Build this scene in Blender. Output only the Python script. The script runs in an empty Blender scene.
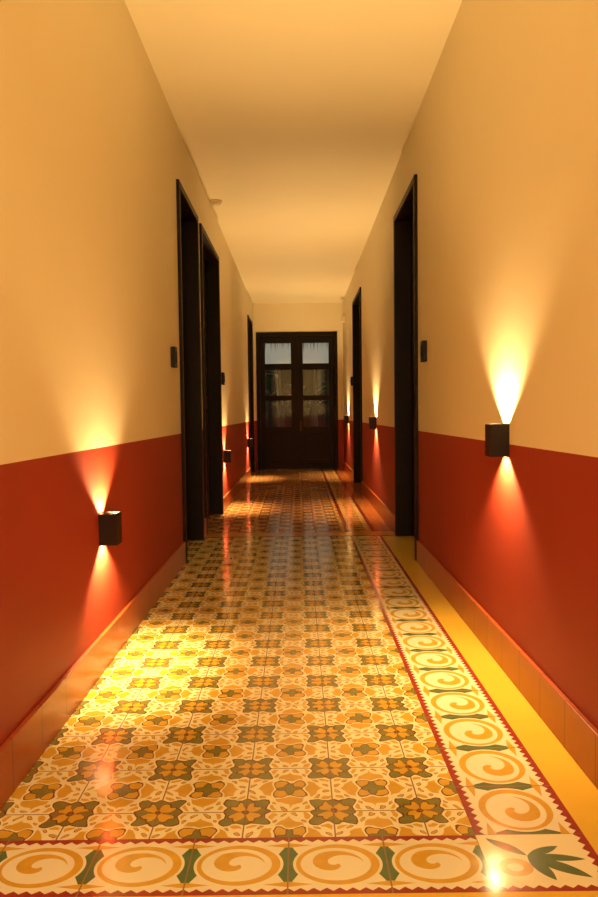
import bpy, bmesh, math, random
from mathutils import Matrix, Vector
random.seed(3)
h=0.91
WL=-0.785*h; WR=0.79*h; D=12.7*h; YB=-3.2; CZ=2.92*h; DADO=0.873*h; T=0.22*h
sc=bpy.context.scene
sc.view_settings.view_transform='Standard'
sc.view_settings.look='None'

# ---------- node helper ----------
class S:
    def __init__(s,t,sock): s.t=t; s.k=sock
    def m(s,op,*o):
        n=s.t.nodes.new('ShaderNodeMath'); n.operation=op
        for i,a in enumerate((s,)+o):
            if isinstance(a,S): s.t.links.new(a.k,n.inputs[i])
            else: n.inputs[i].default_value=a
        return S(s.t,n.outputs[0])
    def __add__(s,o): return s.m('ADD',o)
    def __sub__(s,o): return s.m('SUBTRACT',o)
    def __mul__(s,o): return s.m('MULTIPLY',o)
    def __truediv__(s,o): return s.m('DIVIDE',o)
    def lt(s,o): return s.m('LESS_THAN',o)
    def gt(s,o): return s.m('GREATER_THAN',o)
    def abs(s): return s.m('ABSOLUTE')
    def fr(s): return s.m('FRACT')
    def cos(s): return s.m('COSINE')
    def sq(s): return s.m('MULTIPLY',s)
    def sqrt(s): return s.m('SQRT')
    def at2(s,o): return s.m('ARCTAN2',o)
    def max(s,o): return s.m('MAXIMUM',o)
    def min(s,o): return s.m('MINIMUM',o)
def newmat(name):
    m=bpy.data.materials.new(name); m.use_nodes=True
    return m,m.node_tree,m.node_tree.nodes['Principled BSDF']
def mix(t,f,a,b):
    n=t.nodes.new('ShaderNodeMix'); n.data_type='RGBA'
    if isinstance(f,S): t.links.new(f.k,n.inputs[0])
    else: n.inputs[0].default_value=f
    for i,c in ((6,a),(7,b)):
        if isinstance(c,tuple): n.inputs[i].default_value=(*c,1)
        else: t.links.new(c,n.inputs[i])
    return n.outputs[2]
def pos(t):
    g=t.nodes.new('ShaderNodeNewGeometry'); sp=t.nodes.new('ShaderNodeSeparateXYZ')
    t.links.new(g.outputs['Position'],sp.inputs[0])
    return g,[S(t,sp.outputs[i]) for i in range(3)]
def noise(t,g,scale,detail=3):
    n=t.nodes.new('ShaderNodeTexNoise'); n.inputs['Scale'].default_value=scale; n.inputs['Detail'].default_value=detail
    t.links.new(g.outputs['Position'],n.inputs['Vector']); return S(t,n.outputs['Fac'])
def bump(t,b,hs,strength,dist=0.002):
    n=t.nodes.new('ShaderNodeBump'); n.inputs['Strength'].default_value=strength; n.inputs['Distance'].default_value=dist
    t.links.new(hs.k,n.inputs['Height']); t.links.new(n.outputs[0],b.inputs['Normal'])

def simple(name,col,rough=0.5,var=0.15,scale=8,spec=0.5,metal=0):
    m,t,b=newmat(name); g,_=pos(t)
    nn=noise(t,g,scale)
    c=mix(t,nn,tuple(x*(1-var) for x in col),tuple(min(1,x*(1+var)) for x in col))
    t.links.new(c,b.inputs['Base Color']); b.inputs['Roughness'].default_value=rough
    b.inputs['Specular IOR Level'].default_value=spec; b.inputs['Metallic'].default_value=metal
    return m

def wall_mat():
    m,t,b=newmat('wall_paint_two_tone'); g,(x,y,z)=pos(t)
    n1=noise(t,g,1.3,4); n2=noise(t,g,60,2)
    up=mix(t,n1,(0.77,0.68,0.46),(0.83,0.74,0.51))
    lo=mix(t,n1,(0.27,0.032,0.014),(0.34,0.042,0.018))
    c=mix(t,z.gt(DADO),lo,up)
    t.links.new(c,b.inputs['Base Color']); b.inputs['Roughness'].default_value=0.55
    b.inputs['Specular IOR Level'].default_value=0.25
    bump(t,b,n2,0.15,0.001); return m
MW=wall_mat()
MC=simple('ceiling_paint',(0.85,0.77,0.54),0.8,0.03,2)
MWOOD=simple('dark_stained_wood',(0.008,0.004,0.003),0.5,0.4,14,0.22)
MBLK=simple('dark_bronze_metal',(0.010,0.005,0.003),0.5,0.2,20,0.3)
MPLATE=simple('black_plastic',(0.006,0.005,0.004),0.45,0.1,20,0.3)
MWHITE=simple('white_plastic',(0.75,0.62,0.42),0.5,0.05,20)
MBR=simple('dark_brass',(0.12,0.07,0.03),0.4,0.1,20,0.5,1.0)
MLEAF=simple('foliage',(0.03,0.07,0.025),0.6,0.4,9)
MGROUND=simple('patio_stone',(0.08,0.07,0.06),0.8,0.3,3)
MTHATCH=simple('palm_thatch',(0.05,0.035,0.02),0.9,0.4,30)
MCLOTH=simple('parasol_cloth',(0.16,0.15,0.12),0.9,0.15,10)

def base_mat():
    m,t,b=newmat('terracotta_baseboard_tile'); g,(x,y,z)=pos(t)
    s=(y+x)/0.2
    cell=noise(t,g,9,3)
    c=mix(t,cell,(0.30,0.055,0.014),(0.42,0.095,0.022))
    gr=(s.fr()-0.5).abs().gt(0.488)
    c=mix(t,gr,c,(0.15,0.03,0.012))
    t.links.new(c,b.inputs['Base Color']); b.inputs['Roughness'].default_value=0.28
    return m
MB=base_mat()

def floor_mat():
    m,t,b=newmat('patterned_cement_tile'); g,(x,y,z)=pos(t)
    X0=0.405*h; X1=0.66*h; Y0=1.652*h; Y00=1.45*h; YF=5.80*h; YG=6.02*h
    nz=noise(t,g,40,3); nl=noise(t,g,2.5,3); nw=noise(t,g,22,2); nw2=noise(t,g,27,2)
    cream=mix(t,nl,(0.74,0.64,0.33),(0.84,0.76,0.46))
    ochre=mix(t,nz,(0.52,0.28,0.020),(0.68,0.40,0.045))
    green=mix(t,nz,(0.14,0.13,0.025),(0.25,0.21,0.05))
    dgreen=mix(t,nz,(0.06,0.12,0.035),(0.12,0.18,0.06))
    dark=(0.14,0.045,0.012); red=mix(t,nz,(0.24,0.028,0.018),(0.34,0.042,0.025))
    def field(px,py,T,crm,och,grn,drk):
        u=(px/T).fr()-0.5; v=(py/T).fr()-0.5
        u0=u.abs(); v0=v.abs()
        u=u+(nw-0.5)*0.12; v=v+(nw2-0.5)*0.12
        r=(u.sq()+v.sq()).sqrt(); th=v.at2(u)
        a=u.abs(); bq=v.abs()
        qa=a*-1.0+0.5; qb=bq*-1.0+0.5
        r2=(qa.sq()+qb.sq()).sqrt(); th2=qb.at2(qa)
        col=och
        dd=(a+bq-0.5).abs()
        col=mix(t,dd.lt(((a-bq)*(math.pi*6)).cos()*0.025+0.095),col,crm)
        k=((a-bq).abs()/0.25).fr()-0.5
        col=mix(t,((k/0.30).sq()+(dd/0.032).sq()).lt(1.0),col,drk)
        col=mix(t,((k/0.24).sq()+(dd/0.022).sq()).lt(1.0),col,och)
        col=mix(t,a.min(bq).lt(0.03)*r.gt(0.25),col,crm)
        R=(th*8.0).cos()*0.035+(th*4.0).cos()*(-0.05)+0.26
        col=mix(t,r.lt(R+0.06),col,crm)
        col=mix(t,r.lt(R+0.022),col,drk)
        col=mix(t,r.lt(R),col,grn)
        R3=(th*8.0).cos()*-0.04+(th*4.0).cos()*(-0.05)+0.15
        col=mix(t,r.lt(R3+0.02),col,drk)
        col=mix(t,r.lt(R3),col,och)
        col=mix(t,r.lt(0.04),col,drk)
        R2=(th2*4.0).cos()*-0.05+0.18
        col=mix(t,r2.lt(R2+0.05),col,crm)
        col=mix(t,r2.lt(R2+0.02),col,drk)
        col=mix(t,r2.lt(R2),col,och)
        R4=(th2*4.0).cos()*0.035+0.10
        col=mix(t,r2.lt(R4+0.016),col,drk)
        col=mix(t,r2.lt(R4),col,grn)
        gr=u0.min(v0).lt(0.008)
        return mix(t,gr,col,(0.22,0.11,0.04))
    f1=field(x-X0,y-Y0,T,cream,ochre,green,dark)
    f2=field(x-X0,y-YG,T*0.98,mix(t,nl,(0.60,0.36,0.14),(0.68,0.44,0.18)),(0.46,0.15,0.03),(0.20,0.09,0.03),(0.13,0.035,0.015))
    def band(s,tt):
        s0=(s/T).fr(); ds=s0-0.5; dt=tt-0.5
        e=((ds/0.43).sq()+(dt/0.36).sq()).sqrt(); th=dt.at2(ds)
        crm=mix(t,nl,(0.70,0.62,0.38),(0.82,0.75,0.50))
        col=crm
        es=ds.abs()*-1.0+0.5
        fl=(es/0.19+dt.abs()/0.38)
        col=mix(t,fl.lt(1.0),col,dgreen)
        tip=(es/0.24+((dt.abs()-0.34).abs())/0.045); col=mix(t,tip.lt(1.0),col,ochre)
        col=mix(t,e.lt(1.05),col,crm)
        col=mix(t,e.lt(0.98),col,ochre)
        e3=(((ds+0.02)/0.355).sq()+(dt/0.285).sq()).sqrt()
        col=mix(t,e3.lt(1.0),col,crm)
        sp=(th/(2*math.pi)+e3*0.8+0.35).fr()
        col=mix(t,sp.lt(0.36)*e3.lt(0.80),col,ochre)
        ed=dt.abs()*-1.0+0.5
        tri=((s/T*8.0).fr()-0.5).abs()*2.0
        col=mix(t,ed.lt(tri*0.05+0.05),col,red)
        col=mix(t,ed.lt(0.006),col,dark)
        gr=es.lt(0.008)
        return mix(t,gr,col,(0.25,0.15,0.07))
    bR=band(y-Y0,(x-X0)/(X1-X0))
    bF=band(x-X0,(y-Y00)/(Y0-Y00))
    cx=(x-(X0+X1)/2)/(X1-X0); cy=(y-(Y0+Y00)/2)/(Y0-Y00)
    def leaf(ox_,oy_,ang,ln,wd):
        c_,s_=math.cos(ang),math.sin(ang)
        px=(cx-ox_)*c_+(cy-oy_)*s_; py=(cy-oy_)*c_-(cx-ox_)*s_
        k=px/ln
        prof=k*(k*-1.0+1.0)*4.0*wd
        return prof.gt(py.abs())
    cc=cream
    for an,ln,wd in ((-0.7,0.60,0.075),(-0.15,0.50,0.06),(-1.25,0.45,0.06),(0.5,0.36,0.055),(2.3,0.45,0.06)):
        cc=mix(t,leaf(-0.12,0.10,an,ln,wd),cc,dgreen)
    rr=((cx+0.27).sq()+(cy+0.1).sq()).sqrt()
    cc=mix(t,(rr-0.11).abs().lt(0.04),cc,ochre)
    triy=((y/T*8.0).fr()-0.5).abs()*2.0; trix=((x/T*8.0).fr()-0.5).abs()*2.0
    cc=mix(t,(cx*-1.0+0.5).lt(triy*0.05+0.05),cc,red)
    cc=mix(t,(cy+0.5).lt(trix*0.05+0.05),cc,red)
    yel=mix(t,nl,(0.64,0.38,0.035),(0.76,0.48,0.055))
    inR=x.gt(X0)*x.lt(X1)
    col=mix(t,inR,f1,bR)
    inF=y.lt(Y0)
    col=mix(t,inF,col,bF)
    col=mix(t,inF*inR,col,cc)
    col=mix(t,y.lt(Y00),col,yel)
    col=mix(t,x.gt(X1),col,yel)
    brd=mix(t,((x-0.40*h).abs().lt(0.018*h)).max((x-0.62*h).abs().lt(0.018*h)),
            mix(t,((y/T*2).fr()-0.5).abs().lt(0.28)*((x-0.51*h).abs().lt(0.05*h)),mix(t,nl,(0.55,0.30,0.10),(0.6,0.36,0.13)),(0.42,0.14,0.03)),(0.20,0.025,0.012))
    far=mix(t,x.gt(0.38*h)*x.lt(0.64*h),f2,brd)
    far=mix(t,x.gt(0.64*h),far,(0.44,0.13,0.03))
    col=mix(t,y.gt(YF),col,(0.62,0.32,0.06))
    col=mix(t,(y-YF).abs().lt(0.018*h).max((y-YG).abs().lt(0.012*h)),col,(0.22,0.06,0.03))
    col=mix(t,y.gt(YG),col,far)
    t.links.new(col,b.inputs['Base Color'])
    rg=nl*0.12+0.07
    t.links.new(rg.k,b.inputs['Roughness'])
    b.inputs['Specular IOR Level'].default_value=0.9
    bump(t,b,noise(t,g,7,2),0.12,0.006)
    return m
MF=floor_mat()

def emis(name,col,st):
    m,t,b=newmat(name); b.inputs['Base Color'].default_value=(*col,1)
    b.inputs['Emission Color'].default_value=(*col,1); b.inputs['Emission Strength'].default_value=st; return m
MLENS=emis('lamp_lens',(1.0,0.70,0.36),10)
def glass():
    m=bpy.data.materials.new('door_glass'); m.use_nodes=True; t=m.node_tree; t.nodes.clear()
    o=t.nodes.new('ShaderNodeOutputMaterial'); mx=t.nodes.new('ShaderNodeMixShader'); tr=t.nodes.new('ShaderNodeBsdfTransparent')
    gl=t.nodes.new('ShaderNodeBsdfGlossy'); gl.inputs['Roughness'].default_value=0.03
    tr.inputs[0].default_value=(0.85,0.87,0.85,1)
    mx.inputs[0].default_value=0.03
    t.links.new(tr.outputs[0],mx.inputs[1]); t.links.new(gl.outputs[0],mx.inputs[2]); t.links.new(mx.outputs[0],o.inputs[0]); return m
MG=glass()

# ---------- mesh helper ----------
def boxes(name,bl,mat,parent=None,bevel=0,loc=None):
    bm=bmesh.new()
    for (x0,x1,y0,y1,z0,z1) in bl:
        x0,x1=sorted((x0,x1)); y0,y1=sorted((y0,y1)); z0,z1=sorted((z0,z1))
        r=bmesh.ops.create_cube(bm,size=1)
        for v in r['verts']:
            v.co=Vector(((x0+x1)/2+v.co.x*(x1-x0),(y0+y1)/2+v.co.y*(y1-y0),(z0+z1)/2+v.co.z*(z1-z0)))
    return fin(name,bm,mat,parent,bevel)
def fin(name,bm,mat,parent=None,bevel=0,smooth=False):
    me=bpy.data.meshes.new(name); bm.to_mesh(me); bm.free()
    ob=bpy.data.objects.new(name,me); sc.collection.objects.link(ob); me.materials.append(mat)
    if smooth:
        for p in me.polygons: p.use_smooth=True
    if bevel:
        md=ob.modifiers.new('b','BEVEL'); md.width=bevel; md.segments=2; md.limit_method='ANGLE'
    if parent: ob.parent=parent
    return ob
def empty(name,loc=(0,0,0)):
    e=bpy.data.objects.new(name,None); sc.collection.objects.link(e); e.empty_display_size=0.05; return e
def cyl(name,c,r,d,axis,mat,parent=None,seg=32,r2=None):
    bm=bmesh.new(); bmesh.ops.create_cone(bm,cap_ends=True,segments=seg,radius1=r,radius2=r if r2 is None else r2,depth=d)
    rot=Matrix()
    if axis=='X': rot=Matrix.Rotation(math.pi/2,4,'Y')
    if axis=='Y': rot=Matrix.Rotation(math.pi/2,4,'X')
    bmesh.ops.transform(bm,matrix=Matrix.Translation(c)@rot,verts=bm.verts)
    return fin(name,bm,mat,parent,0)

# ---------- shell ----------
TH=0.20; DT=2.545*h
boxes('floor',[(WL-TH,WR+TH,YB-0.1,D+0.16,-0.1,0)],MF)
boxes('ceiling',[(WL-TH,WR+TH,YB-0.1,D+0.16,CZ,CZ+0.1)],MC)
L=[(4.80,5.72),(5.90,7.20),(11.35,12.35)]
R=[(4.76,5.80),(8.95,10.2)]
def wall(name,side,ops):
    xi=WL if side<0 else WR; xo=xi+side*TH
    bl=[]; y=YB
    for a,b2 in ops:
        a*=h;b2*=h
        bl.append((xi,xo,y,a,0,CZ)); bl.append((xi,xo,a,b2,DT,CZ)); y=b2
    bl.append((xi,xo,y,D,0,CZ)); boxes(name,bl,MW)
    bb=[]; y=YB; bh=0.145*h
    for a,b2 in ops:
        bb.append((xi,xi-side*0.014,y,a*h,0,bh)); y=b2*h
    bb.append((xi,xi-side*0.014,y,D-0.02,0,bh))
    boxes('baseboard_'+('left' if side<0 else 'right'),bb,MB,None,0.002)
wall('wall_left',-1,L); wall('wall_right',1,R)
boxes('wall_back',[(WL-TH,WR+TH,YB-0.1,YB,0,CZ)],MW)
ox=-0.02*h; ow=0.715*h; et=2.42*h
boxes('wall_end',[(WL-TH,ox-ow,D,D+0.16,0,CZ),(ox+ow,WR+TH,D,D+0.16,0,CZ),(ox-ow,ox+ow,D,D+0.16,et,CZ)],MW)

# ---------- side doors ----------
dn=[0]
def door(side,a,b2):
    dn[0]+=1
    e=empty('door_%d'%dn[0]); xi=WL if side<0 else WR
    a*=h;b2*=h; g=0.002
    def X(o): return xi+side*o
    fw=0.045
    boxes('frame',[(X(-0.018),X(0.17),a+g,a+fw,0.001,DT-g),(X(-0.018),X(0.17),b2-fw,b2-g,0.001,DT-g),(X(-0.018),X(0.17),a+fw,b2-fw,DT-fw,DT-g)],MWOOD,e,0.004)
    y0=a+fw+0.002; y1=b2-fw-0.002; z0=0.012; z1=DT-fw-0.002
    st=0.10; mid=0.95
    bl=[(X(0.10),X(0.14),y0,y0+st,z0,z1),(X(0.10),X(0.14),y1-st,y1,z0,z1)]
    for za,zb in ((z0,z0+0.2),(mid,mid+0.12),(z1-0.12,z1)): bl.append((X(0.10),X(0.14),y0+st,y1-st,za,zb))
    bl.append((X(0.115),X(0.13),y0+st,y1-st,z0+0.2,z1-0.12))
    for za,zb in ((z0+0.25,mid-0.05),(mid+0.17,z1-0.17)): bl.append((X(0.108),X(0.12),y0+st+0.05,y1-st-0.05,za,zb))
    boxes('leaf',bl,MWOOD,e,0.004)
    yh=y0+0.05
    cyl('knob_stem',(X(0.085),yh,1.0),0.008,0.04,'X',MBR,e)
    boxes('lever_handle',[(X(0.062),X(0.074),yh-0.008,yh+0.11,0.992,1.008)],MBR,e,0.003)
for a,b2 in L: door(-1,a,b2)
for a,b2 in R: door(1,a,b2)

# ---------- end double door ----------
dn[0]+=1
e=empty('door_%d'%dn[0])
yd=D+0.03; g=0.003
boxes('frame',[(ox-ow+g,ox-ow+0.06,D-0.015,D+0.14,0.001,et-g),(ox+ow-0.06,ox+ow-g,D-0.015,D+0.14,0.001,et-g),(ox-ow+0.06,ox+ow-0.06,D-0.015,D+0.14,et-0.075,et-g)],MWOOD,e,0.004)
rows=[(1.87*h,2.23*h),(1.31*h,1.76*h),(0.76*h,1.22*h)]
for s,nm in ((-1,'left'),(1,'right')):
    xa=ox+s*0.004; xb=ox+s*(ow-0.062)
    pi=ox+s*0.105*h; po=ox+s*0.560*h
    zt=et-0.078
    bl=[(xa,pi,yd,yd+0.045,0.01,zt),(po,xb,yd,yd+0.045,0.01,zt),
        (pi,po,yd,yd+0.045,rows[0][1],zt),(pi,po,yd,yd+0.045,rows[1][1],rows[0][0]),(pi,po,yd,yd+0.045,rows[2][1],rows[1][0]),
        (pi,po,yd,yd+0.045,0.64*h,rows[2][0]),(pi,po,yd,yd+0.045,0.01,0.12*h),(pi,po,yd+0.018,yd+0.03,0.12*h,0.64*h),
        (pi+s*0.04,po-s*0.04,yd+0.008,yd+0.02,0.17*h,0.59*h)]
    boxes('leaf_'+nm,bl,MWOOD,e,0.003)
    boxes('panes_'+nm,[(pi,po,yd+0.018,yd+0.024,a,b2) for a,b2 in rows],MG,e)
boxes('astragal',[(ox-0.02,ox+0.02,yd-0.014,yd-0.001,0.012,et-0.08)],MWOOD,e,0.003)
boxes('handle',[(ox+0.045,ox+0.06,yd-0.04,yd-0.03,0.62,0.78),(ox+0.045,ox+0.06,yd-0.032,yd,0.63,0.645),(ox+0.045,ox+0.06,yd-0.032,yd,0.755,0.77)],MBR,e,0.002)

# ---------- sconces ----------
LC=(1.0,0.66,0.28)
def sconce(side,yy,zz):
    e=empty('wall_sconce'); xi=WL if side<0 else WR
    def X(o): return xi-side*o
    hw=0.038; dp=0.064; hh=0.056; th=0.003
    boxes('housing',[(X(0.0005),X(th),yy-hw,yy+hw,zz-hh,zz+hh),(X(dp-th),X(dp),yy-hw,yy+hw,zz-hh,zz+hh),
        (X(th),X(dp-th),yy-hw,yy-hw+th,zz-hh,zz+hh),(X(th),X(dp-th),yy+hw-th,yy+hw,zz-hh,zz+hh),
        (X(th),X(dp-th),yy-hw+th,yy+hw-th,zz-0.018,zz+0.018)],MBLK,e,0)
    for s in (-1,1):
        cyl('lens_up' if s>0 else 'lens_down',(X(0.035),yy,zz+s*0.020),0.020,0.004,'Z',MLENS,e)
        ld=bpy.data.lights.new('sconce_bulb','SPOT'); ld.energy=66 if s>0 else 60; ld.color=LC
        ld.spot_size=math.radians(120); ld.spot_blend=0.5; ld.shadow_soft_size=0.012
        o=bpy.data.objects.new('bulb_up' if s>0 else 'bulb_down',ld); sc.collection.objects.link(o); o.parent=e
        o.location=(X(0.038),yy,zz+s*0.029)
        if s>0: o.rotation_euler=(math.pi,0,0)
for yy in (2.83,7.55,11.0,-1.6): sconce(-1,yy*h,0.553*h)  # last one is unseen, added behind the camera as front fill
for yy in (2.74,7.35,11.4,-1.6): sconce(1,yy*h,0.888*h)  # likewise, the last is an added fill sconce out of view

# ---------- wall plates ----------
def plate(side,yy,zz,hh=0.058,hw=0.036):
    xi=WL if side<0 else WR
    def X(o): return xi-side*o
    boxes('light_switch',[(X(0.0005),X(0.026),yy-hw,yy+hw,zz-hh,zz+hh),(X(0.026),X(0.030),yy-hw*0.5,yy+hw*0.5,zz-hh*0.55,zz+hh*0.55)],MPLATE,None,0.002)
plate(-1,4.50*h,1.355*h); plate(-1,7.42*h,1.36*h); plate(1,4.46*h,1.37*h)
plate(1,10.45*h,1.45*h)

bm=bmesh.new()
for r1,r2,z0,z1 in ((0.05,0.05,CZ-0.012,CZ-0.0005),(0.030,0.047,CZ-0.034,CZ-0.012)):
    r=bmesh.ops.create_cone(bm,cap_ends=True,segments=32,radius1=r1,radius2=r2,depth=z1-z0)
    bmesh.ops.translate(bm,vec=(WL+0.06,6.6*h,(z0+z1)/2),verts=r['verts'])
fin('smoke_detector',bm,MWHITE)
boxes('emergency_light',[(WR-0.05,WR-0.0005,12.0*h,12.14*h,2.50*h,2.62*h),(WR-0.06,WR-0.05,12.02*h,12.05*h,2.53*h,2.59*h),(WR-0.06,WR-0.05,12.09*h,12.12*h,2.53*h,2.59*h)],MWHITE,None,0.003)

# unseen flush fixture, added behind the viewpoint to brighten the near corridor
e=empty('ceiling_fill_lamp')
cyl('base',(0,-1.3,CZ-0.012),0.17,0.023,'Z',MBLK,e)
cyl('fill_diffuser',(0,-1.3,CZ-0.05),0.12,0.05,'Z',MLENS,e,32,0.155)
ld=bpy.data.lights.new('fill_light','AREA'); ld.shape='DISK'; ld.size=0.24; ld.energy=100; ld.color=(1.0,0.76,0.44)
o=bpy.data.objects.new('fill_light',ld); sc.collection.objects.link(o); o.location=(0,-1.3,CZ-0.08); o.parent=e

# ---------- exterior patio ----------
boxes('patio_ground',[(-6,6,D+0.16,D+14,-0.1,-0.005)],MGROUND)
def plant(x,y,n,H):
    bm=bmesh.new()
    for i in range(n):
        a=random.uniform(0,6.28); L_=H*random.uniform(0.7,1.1); w=0.09*random.uniform(.7,1.3); out=random.uniform(0.25,0.6)*H
        pr=None
        for k in range(9):
            q=k/8; rr=out*q*q+0.03; zz=L_*math.sin(q*2.0)/math.sin(1.57) if q<1 else L_*math.sin(2.0)
            ww=w*math.sin(math.pi*min(.98,q*0.9+0.08))
            c=Vector((x+math.cos(a)*rr,y+math.sin(a)*rr,0.0+zz)); t_=Vector((-math.sin(a),math.cos(a),0))*ww
            cur=(bm.verts.new(c-t_),bm.verts.new(c+t_))
            if pr: bm.faces.new((pr[0],pr[1],cur[1],cur[0]))
            pr=cur
    r=bmesh.ops.create_cone(bm,cap_ends=True,segments=20,radius1=0.14,radius2=0.2,depth=0.3)
    bmesh.ops.translate(bm,vec=(x,y,0.146),verts=r['verts'])
    fin('potted_palm',bm,MLEAF)
plant(-0.75,D+1.9,16,1.5); plant(0.8,D+2.2,16,1.6); plant(0.1,D+3.4,20,1.4); plant(-1.7,D+4.2,20,1.8); plant(1.6,D+4.0,20,1.8)
def parasol(x,y,lean):
    bm=bmesh.new(); pr=None
    for i in range(16):
        q=i/15; z=1.66-q*1.66+0.002
        w=0.018+0.085*q**1.3*(1-0.2*q); cx=x+lean*q
        ring=[bm.verts.new((cx+w*math.cos(a)*(1+0.18*math.sin(a*7)),y+0.6*w*math.sin(a)*(1+0.18*math.sin(a*7)),z)) for a in [2*math.pi*k/42 for k in range(42)]]
        if pr:
            for k in range(42): bm.faces.new((pr[k],pr[(k+1)%42],ring[(k+1)%42],ring[k]))
        pr=ring
    fin('closed_parasol',bm,MCLOTH,None,0,True)
parasol(-0.33,D+1.05,0.05); parasol(0.30,D+1.05,-0.05)
bm=bmesh.new()
for i in range(260):
    x=-1.8+3.6*i/260; l=random.uniform(0.02,0.16); y=D+1.4+random.uniform(-.03,.03)
    v=[bm.verts.new((x-0.01,y,2.5)),bm.verts.new((x+0.012,y,2.5)),bm.verts.new((x+random.uniform(-.02,.02),y,2.14-l))]
    bm.faces.new(v)
r=bmesh.ops.create_cube(bm,size=1)
for v in r['verts']: v.co=Vector((v.co.x*3.7,D+0.8+v.co.y*1.25,2.5+v.co.z*0.1))
for px in (-1.75,1.75):
    r=bmesh.ops.create_cone(bm,cap_ends=True,segments=12,radius1=0.06,radius2=0.05,depth=2.47)
    bmesh.ops.translate(bm,vec=(px,D+1.35,1.23),verts=r['verts'])
fin('thatched_eave',bm,MTHATCH)
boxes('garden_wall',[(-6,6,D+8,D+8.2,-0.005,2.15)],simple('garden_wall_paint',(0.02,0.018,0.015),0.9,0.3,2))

# ---------- world ----------
w=bpy.data.worlds.new('dusk'); sc.world=w; w.use_nodes=True
bg=w.node_tree.nodes['Background']; bg.inputs[0].default_value=(0.75,0.68,0.54,1); bg.inputs[1].default_value=0.5

# ---------- camera ----------
cd=bpy.data.cameras.new('cam'); cd.sensor_fit='VERTICAL'; cd.sensor_height=36; cd.lens=720/897*36; cd.clip_start=0.02
co=bpy.data.objects.new('camera',cd); sc.collection.objects.link(co)
co.matrix_world=Matrix.Translation((0,0,h))@Matrix.Rotation(math.pi/2-35.5/720,4,'X')@Matrix.Rotation(-0.012,4,'Z')
sc.camera=co
